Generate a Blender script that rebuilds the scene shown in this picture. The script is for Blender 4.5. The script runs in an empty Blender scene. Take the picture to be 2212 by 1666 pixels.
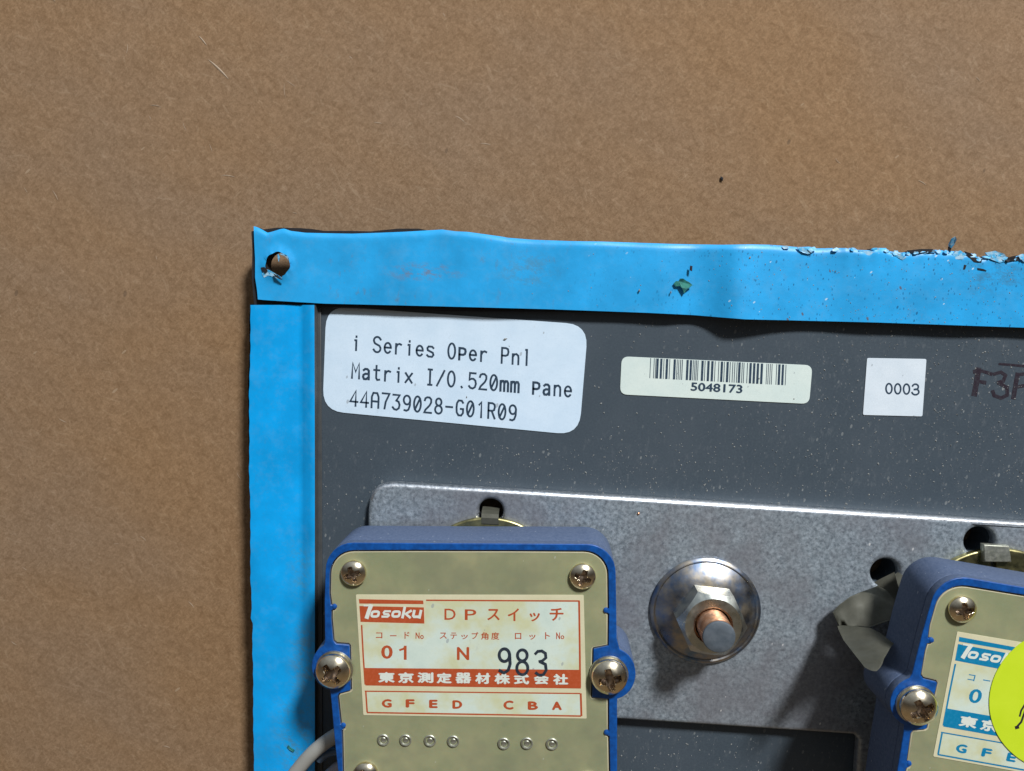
import bpy, bmesh, math, random
from math import sin, cos, pi, radians
from mathutils import Vector, Matrix

random.seed(7)
S = bpy.context.scene
C = S.collection
S.unit_settings.system = 'METRIC'
S.unit_settings.scale_length = 0.01          # one unit is one centimetre

# ------------------------------------------------------------------ camera
# measurements are written in the pixels of a 2212 px wide view of the place
F, CX, CY, H = 1600.0, 1106.0, 833.0, 12.0
VP = (1190.0, 690.0)                          # where the panel's normal vanishes
d0 = Vector(((VP[0]-CX)/F, -(VP[1]-CY)/F, -1)).normalized()
Rq = d0.rotation_difference(Vector((0, 0, -1)))
RM = Rq.to_matrix()
cam_d = bpy.data.cameras.new('camera')
cam = bpy.data.objects.new('camera', cam_d)
C.objects.link(cam)
cam.location = (0, 0, H)
cam.rotation_mode = 'QUATERNION'
cam.rotation_quaternion = Rq
cam_d.sensor_width = 36
cam_d.lens = F/2212*36
cam_d.clip_start = 0.1
cam_d.clip_end = 500
cam_d.dof.use_dof = True
cam_d.dof.focus_distance = 11.3
cam_d.dof.aperture_fstop = 11.0
S.camera = cam

def U(px, py, z=0.0):
    """point of the plane at height z seen at a measured position"""
    r = RM @ Vector(((px-CX)/F, -(py-CY)/F, -1))
    s = (z-H)/r.z
    return Vector((r.x*s, r.y*s, z))

# ------------------------------------------------------------------ world and lamps
W = bpy.data.worlds.new('World')
S.world = W
W.use_nodes = True
nt = W.node_tree
bg = nt.nodes['Background']
tc = nt.nodes.new('ShaderNodeTexCoord')
sp = nt.nodes.new('ShaderNodeSeparateXYZ')
mr = nt.nodes.new('ShaderNodeMapRange')
cr = nt.nodes.new('ShaderNodeValToRGB')
nt.links.new(tc.outputs['Generated'], sp.inputs[0])
nt.links.new(sp.outputs['Y'], mr.inputs['Value'])
mr.inputs['From Min'].default_value = -1
mr.inputs['From Max'].default_value = 1
nt.links.new(mr.outputs[0], cr.inputs[0])
e = cr.color_ramp.elements
e[0].position, e[0].color = 0.12, (0.36, 0.27, 0.17, 1)
e[1].position, e[1].color = 0.95, (0.62, 0.72, 0.85, 1)
m_ = e.new(0.5); m_.color = (0.105, 0.10, 0.10, 1)
nt.links.new(cr.outputs[0], bg.inputs[0])
bg.inputs[1].default_value = 0.52

def lamp(name, target, direction, dist, size, power, color):
    l = bpy.data.lights.new(name, 'AREA')
    l.shape = 'DISK'; l.size = size; l.energy = power; l.color = color
    o = bpy.data.objects.new(name, l)
    d = Vector(direction).normalized()
    o.location = Vector(target) + d*dist
    o.rotation_mode = 'QUATERNION'
    o.rotation_quaternion = d.to_track_quat('Z', 'Y')
    C.objects.link(o)
lamp('desk_lamp', (1.5, -2.5, 0), (0.62, 1.19, 1.0), 120, 17, 216000, (0.97, 0.98, 1.0))

S.view_settings.view_transform = 'Standard'
S.view_settings.look = 'None'
S.view_settings.exposure = 0
S.view_settings.gamma = 1
S.render.engine = 'CYCLES'

# ------------------------------------------------------------------ materials
def lin(c):
    return tuple((x/255/12.92 if x/255 <= 0.04045 else ((x/255+0.055)/1.055)**2.4) for x in c)

class NT:
    def __init__(s, name):
        s.m = bpy.data.materials.new(name); s.m.use_nodes = True
        s.t = s.m.node_tree; s.b = s.t.nodes['Principled BSDF']
        s.co = s.t.nodes.new('ShaderNodeTexCoord').outputs['Object']
    def n(s, typ, **kw):
        x = s.t.nodes.new(typ)
        for k, v in kw.items(): setattr(x, k, v)
        return x
    def l(s, a, b): s.t.links.new(a, b)
    def mapped(s, scale=(1, 1, 1), rot=(0, 0, 0)):
        t = s.n('ShaderNodeMapping'); s.l(s.co, t.inputs[0])          # turn first, then stretch
        t.inputs['Rotation'].default_value = rot
        x = s.n('ShaderNodeMapping'); s.l(t.outputs[0], x.inputs[0])
        x.inputs['Scale'].default_value = scale
        return x.outputs[0]
    def noise(s, scale, detail=3, rough=0.55, vec=None):
        x = s.n('ShaderNodeTexNoise'); s.l(vec or s.co, x.inputs['Vector'])
        x.inputs['Scale'].default_value = scale; x.inputs['Detail'].default_value = detail
        x.inputs['Roughness'].default_value = rough
        return x.outputs['Fac']
    def ramp(s, fac, a, b, lo=0.0, hi=1.0):
        x = s.n('ShaderNodeMapRange'); s.l(fac, x.inputs['Value'])
        x.inputs['From Min'].default_value = a; x.inputs['From Max'].default_value = b
        x.inputs['To Min'].default_value = lo; x.inputs['To Max'].default_value = hi
        return x.outputs[0]
    def math(s, op, a, b):
        x = s.n('ShaderNodeMath', operation=op)
        for i, v in enumerate((a, b)):
            if isinstance(v, (int, float)): x.inputs[i].default_value = v
            else: s.l(v, x.inputs[i])
        return x.outputs[0]
    def mix(s, fac, a, b, mode='MIX'):
        x = s.n('ShaderNodeMix', data_type='RGBA', blend_type=mode)
        for i, v in ((0, fac), (6, a), (7, b)):
            if isinstance(v, (int, float)): x.inputs[i].default_value = v
            elif isinstance(v, tuple): x.inputs[i].default_value = (*v[:3], 1)
            else: s.l(v, x.inputs[i])
        return x.outputs[2]
    def specks(s, scale, density, size, rot=0.3, stretch=0.55):
        """random grains: 1 inside a speck, 0 outside"""
        v = s.n('ShaderNodeTexVoronoi'); s.l(s.mapped((1, stretch, 1), (0, 0, rot)), v.inputs['Vector'])
        v.inputs['Scale'].default_value = scale
        sep = s.n('ShaderNodeSeparateColor'); s.l(v.outputs['Color'], sep.inputs[0])
        on = s.math('LESS_THAN', sep.outputs[0], density)
        sz = s.math('MULTIPLY', sep.outputs[1], size)
        near = s.math('LESS_THAN', v.outputs['Distance'], sz)
        return s.math('MULTIPLY', on, near)
    def bump(s, h, strength, dist=0.02):
        x = s.n('ShaderNodeBump'); s.l(h, x.inputs['Height'])
        x.inputs['Strength'].default_value = strength; x.inputs['Distance'].default_value = dist
        s.l(x.outputs[0], s.b.inputs['Normal'])
    def out(s, col=None, rough=0.5, metal=0.0, spec=0.5):
        if col is not None:
            if isinstance(col, tuple): s.b.inputs['Base Color'].default_value = (*col[:3], 1)
            else: s.l(col, s.b.inputs['Base Color'])
        if isinstance(rough, (int, float)): s.b.inputs['Roughness'].default_value = rough
        else: s.l(rough, s.b.inputs['Roughness'])
        s.b.inputs['Metallic'].default_value = metal
        s.b.inputs['Specular IOR Level'].default_value = spec
        return s.m

M = {}
# kraft cardboard
n = NT('kraft_cardboard')
big = n.noise(0.28, 3, 0.55, n.mapped((1, 0.5, 1), (0, 0, -1.1)))
mid = n.noise(6.5, 5, 0.72, n.mapped((1, 1.5, 1), (0, 0, 0.6)))
fine = n.noise(30, 4, 0.8, n.mapped((1, 0.55, 1), (0, 0, 0.75)))
grit = n.noise(75, 2, 0.7)
c = n.mix(n.ramp(mid, 0.25, 0.75), (0.238, 0.153, 0.087), (0.335, 0.228, 0.140))
c = n.mix(n.ramp(fine, 0.32, 0.72), n.mix(1.0, c, (0.72, 0.70, 0.66), 'MULTIPLY'), n.mix(1.0, c, (1.18, 1.2, 1.26), 'MULTIPLY'))
for rt, sc_ in ((-0.75, 14), (-0.35, 17), (-1.35, 15), (0.9, 18)):
    fb = n.noise(sc_, 3, 0.6, n.mapped((1, 0.22, 1), (0, 0, rt)))
    c = n.mix(n.ramp(fb, 0.62, 0.72, 0, 0.30), c, (0.42, 0.315, 0.215))
    c = n.mix(n.ramp(fb, 0.40, 0.31, 0, 0.30), c, (0.17, 0.10, 0.05))
c = n.mix(n.ramp(grit, 0.3, 0.7, 0, 0.5), n.mix(1.0, c, (0.82, 0.80, 0.78), 'MULTIPLY'), c)
c = n.mix(n.ramp(big, 0.38, 0.62, 0, 0.8), c, n.mix(1.0, c, (1.07, 0.97, 0.80), 'MULTIPLY'))
c = n.mix(n.math('MULTIPLY', n.specks(3.2, 0.10, 0.10), 0.55), c, (0.10, 0.065, 0.04))
c = n.mix(n.math('MULTIPLY', n.specks(5.0, 0.16, 0.11, 0.9, 0.3), 0.5), c, (0.40, 0.30, 0.20))
n.bump(n.math('ADD', mid, n.math('MULTIPLY', fine, 0.6)), 0.35, 0.015)
M['card'] = n.out(c, 0.85, 0, 0.25)

# blue paint
PB = U(1400, 1100, 0)
def blue_paint(name, base, dirt, dirt_amount, dots, zones=()):
    n = NT(name)
    v = n.noise(1.6, 4, 0.6)
    c = n.mix(n.ramp(v, 0.3, 0.7), tuple(x*0.82 for x in base), tuple(min(1, x*1.08) for x in base))
    c = n.mix(n.ramp(n.noise(3.5, 6, 0.75), 0.5, 0.75, 0, 0.22), c, (0.16, 0.42, 0.66))
    c = n.mix(n.ramp(n.noise(28, 3, 0.8), 0.5, 0.75, 0, 0.16), c, (0.02, 0.20, 0.44))
    g = n.ramp(n.noise(9, 4, 0.7, n.mapped((1, 0.5, 1), (0, 0, 0.2))), 0.58, 0.72)
    zone = n.ramp(n.noise(0.55, 2, 0.5), 0.45, 0.62)
    c = n.mix(n.math('MULTIPLY', n.math('MULTIPLY', g, zone), dirt_amount), c, dirt)
    for (cx_, cy_, rx_, ry_, col_, amt) in zones:
        q = U(cx_, cy_, 0.15)
        mp = n.n('ShaderNodeMapping', vector_type='POINT'); n.l(n.co, mp.inputs[0])
        sx_, sy_ = 133/rx_, 133/ry_
        mp.inputs['Scale'].default_value = (sx_, sy_, 0.0); mp.inputs['Location'].default_value = (-(q.x-PB.x)*sx_, -(q.y-PB.y)*sy_, 0)
        ln = n.n('ShaderNodeVectorMath', operation='LENGTH'); n.l(mp.outputs[0], ln.inputs[0])
        near = n.ramp(ln.outputs['Value'], 0.35, 1.1, 1, 0)
        patch = n.ramp(n.noise(6, 6, 0.8, n.mapped((0.8, 1.2, 1), (0, 0, 0.3))), 0.46, 0.60)
        c = n.mix(n.math('MULTIPLY', n.math('MULTIPLY', near, patch), amt), c, col_)
    if dots:
        sx = n.n('ShaderNodeSeparateXYZ'); n.l(n.co, sx.inputs[0])
        right = n.ramp(sx.outputs[0], U(1150, 600).x-PB.x, U(1700, 600).x-PB.x)
        for sc, de, si, co, ro in ((15, 0.50, 0.23, (0.008, 0.12, 0.27), 0.3), (8, 0.10, 0.17, (0.10, 0.09, 0.11), -0.4),
                                   (12, 0.13, 0.20, (0.45, 0.62, 0.75), 0.9), (24, 0.55, 0.30, (0.01, 0.18, 0.40), 0.0)):
            c = n.mix(n.math('MULTIPLY', n.specks(sc, de, si, ro), n.math('MULTIPLY', right, 0.85)), c, co)
        n.bump(n.math('ADD', n.specks(8, 0.2, 0.24, 0.9), n.noise(7, 3, 0.6)), 0.25, 0.01)
    else:
        n.bump(n.noise(6, 3, 0.6), 0.12, 0.01)
    return n.out(c, 0.42, 0, 0.4)
M['blue_top'] = blue_paint('speckled_sky_blue_paint', (0.018, 0.355, 0.74), (0.12, 0.16, 0.20), 0.55, True, ((915, 588, 95, 22, (0.16, 0.17, 0.22), 0.8), (1140, 585, 75, 45, (0.07, 0.22, 0.34), 0.6), (2150, 600, 90, 40, (0.05, 0.14, 0.22), 0.6)))
M['blue_side'] = blue_paint('sky_blue_paint', (0.001, 0.37, 0.84), (0.05, 0.20, 0.34), 0.3, False, ((648, 1230, 34, 95, (0.05, 0.29, 0.50), 0.7), (660, 1430, 48, 120, (0.07, 0.25, 0.42), 0.85), (640, 1600, 62, 130, (0.06, 0.25, 0.42), 0.8), (565, 1640, 40, 60, (0.02, 0.29, 0.60), 0.6)))
n = NT('pale_torn_paint')
M['torn'] = n.out(n.mix(n.ramp(n.noise(14), 0.4, 0.6), (0.05, 0.42, 0.75), (0.42, 0.65, 0.80)), 0.5)
n = NT('matte_black')
M['black'] = n.out(n.mix(n.noise(10), (0.012, 0.012, 0.014), (0.03, 0.03, 0.034)), 0.7, 0, 0.2)  # plain matte black for backing layers, skirts and flakes

# dark grey painted panel with dust
n = NT('dusty_dark_grey_paint')
c = n.mix(n.ramp(n.noise(0.9, 4, 0.6), 0.3, 0.7), (0.044, 0.060, 0.076), (0.057, 0.073, 0.090))
c = n.mix(n.ramp(n.noise(30, 3, 0.7), 0.35, 0.7, 0, 0.35), c, (0.080, 0.108, 0.125))
sx = n.n('ShaderNodeSeparateXYZ'); n.l(n.co, sx.inputs[0])
zone = n.math('MAXIMUM', n.ramp(sx.outputs[0], U(1300, 800).x-PB.x, U(1800, 800).x-PB.x, 0.1, 1), n.ramp(sx.outputs[1], U(900, 870).y-PB.y, U(900, 990).y-PB.y, 0.0, 0.85))
dens = n.math('MULTIPLY', zone, n.ramp(n.noise(1.2, 3, 0.6), 0.3, 0.62))
c = n.mix(n.math('MULTIPLY', n.specks(11, 0.42, 0.22, 0.25), dens), c, (0.20, 0.215, 0.215))
c = n.mix(n.math('MULTIPLY', n.ramp(n.noise(14, 5, 0.8, n.mapped((1, 0.4, 1), (0, 0, 0.15))), 0.55, 0.72), n.math('MULTIPLY', zone, 0.45)), c, (0.15, 0.165, 0.175))
c = n.mix(n.math('MULTIPLY', n.specks(19, 0.35, 0.24, -0.2), n.math('MULTIPLY', dens, 0.6)), c, (0.22, 0.225, 0.23))
n.bump(n.noise(40, 2), 0.1, 0.005)
M['panel'] = n.out(c, 0.45, 0, 0.35)
n = NT('grey_lip_paint')
M['lip'] = n.out(n.mix(n.noise(5), (0.04, 0.045, 0.05), (0.085, 0.085, 0.08)), 0.5)

# galvanised steel
n = NT('spangled_galvanised_steel')
v = n.n('ShaderNodeTexVoronoi'); n.l(n.mapped((1, 0.8, 1), (0, 0, 0.5)), v.inputs['Vector']); v.inputs['Scale'].default_value = 17
sep = n.n('ShaderNodeSeparateColor'); n.l(v.outputs['Color'], sep.inputs[0])
c = n.mix(n.ramp(n.noise(17, 5, 0.8), 0.36, 0.64), (0.155, 0.182, 0.21), (0.49, 0.56, 0.61))
c = n.mix(n.math('MULTIPLY', sep.outputs[0], 0.30), c, (0.18, 0.235, 0.27))
c = n.mix(n.ramp(n.noise(0.7, 4, 0.6), 0.42, 0.62, 0, 0.6), c, (0.22, 0.215, 0.235))
c = n.mix(n.math('MULTIPLY', n.specks(14, 0.25, 0.22, 0.7), 0.5), c, (0.09, 0.11, 0.14))
c = n.mix(n.math('MULTIPLY', n.specks(12, 0.08, 0.2, 0.3), 0.8), c, (0.8, 0.8, 0.78))
n.bump(n.math('ADD', n.noise(16, 3, 0.7), sep.outputs[1]), 0.10, 0.006)
M['galv'] = n.out(c, n.ramp(n.noise(9, 3), 0.3, 0.7, 0.40, 0.58), 0.5, 0.5)
M['bend'] = None

def metal(name, a, b, rough, scale=6, metallic=1.0, bumpy=0.08):
    n = NT(name)
    c = n.mix(n.ramp(n.noise(scale, 4, 0.65), 0.35, 0.65), a, b)
    n.bump(n.noise(scale*3, 3), bumpy, 0.006)
    return n.out(c, n.ramp(n.noise(scale*1.4, 3), 0.3, 0.7, rough*0.75, rough*1.35), metallic, 0.5)
M['bend'] = metal('highlit_bend', (0.72, 0.76, 0.80), (0.92, 0.94, 0.96), 0.36, 14, 1.0, 0.25)  # highlight along the bend put into a paler, shinier metal
M['zinc'] = metal('bright_zinc', (0.14, 0.22, 0.36), (0.46, 0.40, 0.31), 0.34, 3.0)
M['nut'] = metal('dull_zinc_nut', (0.52, 0.55, 0.50), (0.70, 0.70, 0.62), 0.32, 5)
M['copper'] = metal('copper_thread', (0.62, 0.30, 0.16), (0.80, 0.46, 0.28), 0.33, 9)
M['stud_end'] = metal('grey_stud_end', (0.075, 0.095, 0.115), (0.11, 0.13, 0.15), 0.6, 7, 0.15)
M['screw'] = metal('nickel_screw', (0.66, 0.55, 0.38), (0.86, 0.76, 0.57), 0.20, 7)
M['brass'] = metal('brass_washer', (0.30, 0.27, 0.13), (0.48, 0.43, 0.20), 0.36, 6)
M['plate'] = metal('dull_silver_plate', (0.062, 0.062, 0.045), (0.092, 0.090, 0.068), 0.6, 3, 0.35, 0.02)
M['solder'] = metal('solder_eyelet', (0.34, 0.35, 0.28), (0.50, 0.50, 0.42), 0.42, 12, 0.8)

M['recess_shade'] = metal('shaded_recess', (0.17, 0.125, 0.095), (0.42, 0.33, 0.25), 0.34, 14, 0.8)  # shade inside the screw cross put into a darker metal colour
n = NT('saturated_blue_rim')
M['rim'] = n.out(n.mix(n.ramp(n.noise(12, 4), 0.35, 0.7), (0.001, 0.050, 0.215), (0.003, 0.088, 0.36)), 0.4)
n = NT('dusty_blue_housing')
c = n.mix(n.ramp(n.noise(24, 4, 0.7), 0.3, 0.7), (0.058, 0.088, 0.158), (0.105, 0.138, 0.215))
c = n.mix(n.math('MULTIPLY', n.specks(16, 0.12, 0.25), 0.6), c, (0.35, 0.38, 0.42))
n.bump(n.noise(30, 3), 0.2, 0.006)
M['housing'] = n.out(c, 0.7, 0, 0.3)
n = NT('epoxy_board')
c = n.mix(n.ramp(n.noise(1.6, 3), 0.3, 0.7), (0.232, 0.252, 0.135), (0.335, 0.325, 0.175))
c = n.mix(n.ramp(n.noise(40, 3, 0.7), 0.35, 0.7, 0, 0.25), c, (0.30, 0.31, 0.23))
c = n.mix(n.ramp(n.noise(0.9, 4, 0.7), 0.45, 0.65, 0, 0.5), c, (0.185, 0.195, 0.125))
c = n.mix(n.math('MULTIPLY', n.specks(9, 0.2, 0.12), 0.6), c, (0.45, 0.46, 0.38))
n.bump(n.noise(22, 3), 0.06, 0.006)
M['board'] = n.out(c, 0.38, 0, 0.4)
M['board'].node_tree.nodes['Principled BSDF'].inputs['Subsurface Weight'].default_value = 0.1
n = NT('cream_board_edge')
M['board_edge'] = n.out(n.mix(n.noise(9), (0.38, 0.33, 0.20), (0.52, 0.48, 0.33)), 0.5)

def paper(name, a, b, spots=0.6, aged=None):
    n = NT(name)
    c = n.mix(n.ramp(n.noise(2.2, 4, 0.6), 0.3, 0.7), a, b)
    if aged: c = n.mix(n.ramp(n.noise(1.1, 4, 0.65), 0.42, 0.60, 0, 0.9), c, aged)
    c = n.mix(n.math('MULTIPLY', n.specks(8, 0.15, 0.19), spots), c, (0.27, 0.30, 0.32))
    c = n.mix(n.math('MULTIPLY', n.ramp(n.noise(9, 4, 0.7, n.mapped((1, 0.6, 1), (0, 0, 0.3))), 0.64, 0.74), 0.25), c, (0.33, 0.35, 0.33))
    c = n.mix(n.ramp(n.noise(34, 4, 0.75), 0.5, 0.75, 0, 0.3), c, tuple(x*0.8 for x in a))
    n.bump(n.noise(9, 4, 0.7), 0.12, 0.008)
    return n.out(c, 0.5, 0, 0.35)
M['paper_white'] = paper('pale_blue_white_paper', (0.56, 0.70, 0.82), (0.63, 0.76, 0.87))
M['paper_cream'] = paper('cream_white_paper', (0.60, 0.70, 0.66), (0.68, 0.76, 0.70))
M['paper_square'] = paper('white_square_paper', (0.60, 0.68, 0.74), (0.68, 0.75, 0.80))
M['paper_old'] = paper('yellowed_label_paper', (0.56, 0.66, 0.58), (0.66, 0.74, 0.64), 0.6, (0.56, 0.56, 0.32))
M['paper_edge'] = paper('cream_label_border', (0.60, 0.56, 0.36), (0.66, 0.62, 0.42), 0.3)

def ink(name, a, wear=0.25, wc=None):
    n = NT(name)
    c = n.mix(n.ramp(n.noise(20, 4, 0.7), 0.45, 0.75, 0, wear), a, wc or tuple(min(1, x*1.6+0.08) for x in a))
    return n.out(c, 0.5, 0, 0.3)
M['ink_grey'] = ink('blue_black_ink', (0.022, 0.045, 0.075), 0.35)
M['ink_black'] = ink('black_ink', (0.018, 0.026, 0.04), 0.35)
M['ink_red'] = ink('brick_red_ink', (0.42, 0.075, 0.022), 0.2)
M['ink_teal'] = ink('teal_ink', (0.0, 0.19, 0.36), 0.2)
M['ink_pale'] = ink('reversed_white_print', (0.66, 0.70, 0.62), 0.1)
M['ink_maroon'] = ink('faded_maroon_stamp', (0.022, 0.014, 0.022), 0.75, (0.05, 0.055, 0.065))
n = NT('neon_yellow_paper')
M['neon'] = n.out(n.mix(n.noise(3), (0.52, 0.68, 0.012), (0.60, 0.75, 0.03)), 0.45)
n = NT('off_white_insulation')
M['wire_white'] = n.out(n.mix(n.noise(3), (0.27, 0.27, 0.245), (0.40, 0.395, 0.36)), 0.5)
n = NT('grey_insulation')
M['wire_grey'] = n.out(n.mix(n.noise(3), (0.22, 0.22, 0.25), (0.34, 0.33, 0.37)), 0.5)
n = NT('smoky_blue_sleeve')
M['wire_blue'] = n.out(n.mix(n.noise(3), (0.04, 0.09, 0.17), (0.10, 0.16, 0.24)), 0.35)
n = NT('pale_grit')
M['grit'] = n.out(n.mix(n.noise(3), (0.14, 0.16, 0.165), (0.34, 0.33, 0.30)), 0.9)
n = NT('dark_green_flake')
M['green'] = n.out(n.mix(n.ramp(n.noise(12), 0.4, 0.6), (0.008, 0.10, 0.10), (0.03, 0.25, 0.20)), 0.6)
n = NT('pale_fibre')
M['fibre'] = n.out(n.mix(n.noise(2), (0.34, 0.25, 0.17), (0.42, 0.33, 0.24)), 0.8)

# ------------------------------------------------------------------ object helpers
def tag(o, label=None, cat=None, group=None, kind=None):
    if label: o['label'] = label
    if cat: o['category'] = cat
    if group: o['group'] = group
    if kind: o['kind'] = kind
    return o

def thing(name, loc, label, cat, group=None):
    o = bpy.data.objects.new(name, None)
    o.empty_display_size = 0.3
    o.location = loc
    C.objects.link(o)
    return tag(o, label, cat, group)

def root_loc(o):
    p = Vector((0, 0, 0))
    while o is not None:
        p += o.location; o = o.parent
    return p

def link(name, me, mats, parent=None, at=None):
    """link a mesh given in world coordinates (or local to `at`) under parent"""
    o = bpy.data.objects.new(name, me)
    if mats is not None and len(me.materials) == 0:
        for m in (mats if isinstance(mats, (list, tuple)) else [mats]): me.materials.append(m)
    base = root_loc(parent) if parent is not None else Vector((0, 0, 0))
    if at is None:
        if parent is not None: me.transform(Matrix.Translation(-base))
    else:
        o.location = Vector(at) - base
    o.parent = parent
    C.objects.link(o)
    return o

def mesh(name, verts, faces, smooth=False, mi=None):
    me = bpy.data.meshes.new(name)
    me.from_pydata([tuple(v) for v in verts], [], faces)
    bm = bmesh.new(); bm.from_mesh(me)
    bmesh.ops.recalc_face_normals(bm, faces=bm.faces) if len(bm.faces) else None
    bm.to_mesh(me); bm.free()
    if mi is not None:
        for p, i in zip(me.polygons, mi): p.material_index = i
    if smooth:
        for p in me.polygons: p.use_smooth = True
    return me

def from_curve(cu):
    o = bpy.data.objects.new('tmp', cu)
    C.objects.link(o)
    dg = bpy.context.evaluated_depsgraph_get()
    me = bpy.data.meshes.new_from_object(o.evaluated_get(dg))
    bpy.data.objects.remove(o)
    bpy.data.curves.remove(cu)
    return me

def prism(loops, z0, z1, bev=0.0, res=2):
    """solid slab from 2D outlines (first outer, others holes)"""
    cu = bpy.data.curves.new('tmp', 'CURVE')
    cu.dimensions = '2D'; cu.fill_mode = 'BOTH'
    for lp in loops:
        s = cu.splines.new('POLY'); s.points.add(len(lp)-1); s.use_cyclic_u = True
        for p, q in zip(s.points, lp): p.co = (q[0], q[1], 0, 1)
    cu.extrude = (z1-z0)/2-bev; cu.bevel_depth = bev; cu.bevel_resolution = res; cu.offset = -bev
    me = from_curve(cu)
    me.transform(Matrix.Translation((0, 0, (z0+z1)/2)))
    for p in me.polygons: p.use_smooth = bev > 0 and abs(p.normal.z) < 0.995
    me.set_sharp_from_angle(angle=radians(40))
    me.materials.clear()
    return me

def rounded(pts, radii, n=6):
    """round the corners of a polygon"""
    out = []
    N = len(pts)
    for i, p in enumerate(pts):
        r = radii[i] if isinstance(radii, (list, tuple)) else radii
        p = Vector(p[:2]); a = Vector(pts[i-1][:2]); b = Vector(pts[(i+1) % N][:2])
        if r <= 0: out.append(p); continue
        da, db = (a-p), (b-p)
        ra = min(r, da.length*0.49); rb = min(r, db.length*0.49)
        s, t = p+da.normalized()*ra, p+db.normalized()*rb
        for k in range(n+1):
            u = k/n
            # blend towards a circle-like corner
            out.append(s*(1-u)**2 + p*2*u*(1-u)*1.0 + t*u*u)
    return out

def disc(c, r, n=40, ry=None):
    return [(c[0]+r*cos(2*pi*k/n), c[1]+(ry or r)*sin(2*pi*k/n)) for k in range(n)]

def px(pts, z):
    return [U(p[0], p[1], z).xy for p in pts]

def lathe(prof, n=48, cx=0, cy=0, cap=True, wob=None):
    vs, fs = [], []
    for j, (r, z) in enumerate(prof):
        for k in range(n):
            a = 2*pi*k/n
            vs.append((cx+r*cos(a), cy+r*sin(a), z))
    for j in range(len(prof)-1):
        for k in range(n):
            a, b = j*n+k, j*n+(k+1) % n
            fs.append((a, b, b+n, a+n))
    if cap:
        fs.append(tuple(range(len(vs)-n, len(vs))))
    me = mesh('m', vs, fs, True)
    me.set_sharp_from_angle(angle=radians(38))
    return me

def tube(points, r, n=12, res=6):
    cu = bpy.data.curves.new('tmp', 'CURVE'); cu.dimensions = '3D'
    s = cu.splines.new('NURBS'); s.points.add(len(points)-1)
    for p, q in zip(s.points, points): p.co = (*q, 1)
    s.use_endpoint_u = True; s.order_u = min(4, len(points)); cu.resolution_u = res
    cu.bevel_depth = r; cu.bevel_resolution = max(1, n//4); cu.use_fill_caps = True
    me = from_curve(cu)
    for p in me.polygons: p.use_smooth = True
    me.materials.clear()
    return me

# ---- flat print: strokes and glyphs laid on a surface
def ell(cx, cy, rx, ry, a0, a1, n=14):
    return [(cx+rx*cos(radians(a0+(a1-a0)*k/n)), cy+ry*sin(radians(a0+(a1-a0)*k/n))) for k in range(n+1)]

class Print:
    """collects flat ink shapes; conv maps drawing units to the surface"""
    def __init__(s, conv): s.v, s.f, s.conv, s.k = [], [], conv, 0
    def poly(s, pts):
        z = (s.k % 40)*2.5e-5; s.k += 1
        b = len(s.v)
        for p in pts:
            w = s.conv(*p); s.v.append((w.x, w.y, w.z+z))
        s.f.append(tuple(range(b, len(s.v))))
    def stroke(s, pts, w, closed=False):
        pts = [Vector(p) for p in pts]
        if closed and (pts[0]-pts[-1]).length < 1e-6: pts = pts[:-1]
        N = len(pts); L, R = [], []
        for i, p in enumerate(pts):
            a = pts[i-1] if (i > 0 or closed) else None
            b = pts[(i+1) % N] if (i < N-1 or closed) else None
            d1 = (p-a).normalized() if a is not None else None
            d2 = (b-p).normalized() if b is not None else None
            d = (d1+d2) if (d1 is not None and d2 is not None) else (d1 or d2)
            d = d.normalized() if d.length > 1e-6 else d1
            nn = Vector((-d.y, d.x))
            m = 1.0
            if d1 is not None and d2 is not None:
                m = min(1.6, 1/max(0.3, abs(nn.dot(Vector((-d1.y, d1.x))))))
            ext = Vector((0, 0))
            if a is None: ext = -d*w*0.35
            if b is None: ext = d*w*0.35
            L.append(p+ext+nn*w*0.5*m); R.append(p+ext-nn*w*0.5*m)
        z = (s.k % 40)*2.5e-5; s.k += 1
        base = len(s.v)
        for a, b in zip(L, R):
            for q in (a, b):
                c = s.conv(q.x, q.y); s.v.append((c.x, c.y, c.z+z))
        for i in range(N if closed else N-1):
            j = (i+1) % N
            s.f.append((base+2*i, base+2*i+1, base+2*j+1, base+2*j))
    def text(s, body, x0, y0, x1, y1, slope=0.0, bold=0.0, lean=0.0):
        """built-in font, fitted to a box (y down), following a slope"""
        if bold > 0:
            w = bold*230
            for dx, dy in ((-w, 0), (w, 0), (0, -w*0.7), (0, w*0.7)):
                s.text(body, x0+w+dx, y0+w+dy, x1-w+dx, y1-w+dy, slope, 0, lean)
            return
        cu = bpy.data.curves.new('tmp', 'FONT'); cu.body = body; cu.resolution_u = 3
        me = from_curve(cu)
        xs = [v.co.x for v in me.vertices]; ys = [v.co.y for v in me.vertices]
        ax, bx, ay, by = min(xs), max(xs), min(ys), max(ys)
        z = (s.k % 40)*2.5e-5; s.k += 1
        base = len(s.v)
        for v in me.vertices:
            u = (v.co.x-ax)/(bx-ax); t = (v.co.y-ay)/max(1e-6, by-ay)
            X = x0+(x1-x0)*u+lean*t; Y = y1-(y1-y0)*t+slope*(x1-x0)*u
            c = s.conv(X, Y); s.v.append((c.x, c.y, c.z+z))
        for p in me.polygons: s.f.append(tuple(base+i for i in p.vertices))
        bpy.data.meshes.remove(me)
    def build(s, name, mat, parent):
        me = bpy.data.meshes.new(name); me.from_pydata(s.v, [], s.f)
        bm = bmesh.new(); bm.from_mesh(me)
        for f in bm.faces:
            f.normal_update()
            if f.normal.z < 0: f.normal_flip()
        bm.to_mesh(me); bm.free()
        return link(name, me, mat, parent)

def conv(ox, oy, s, z):
    return lambda x, y: U(ox+x/s, oy+y/s, z)

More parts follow.
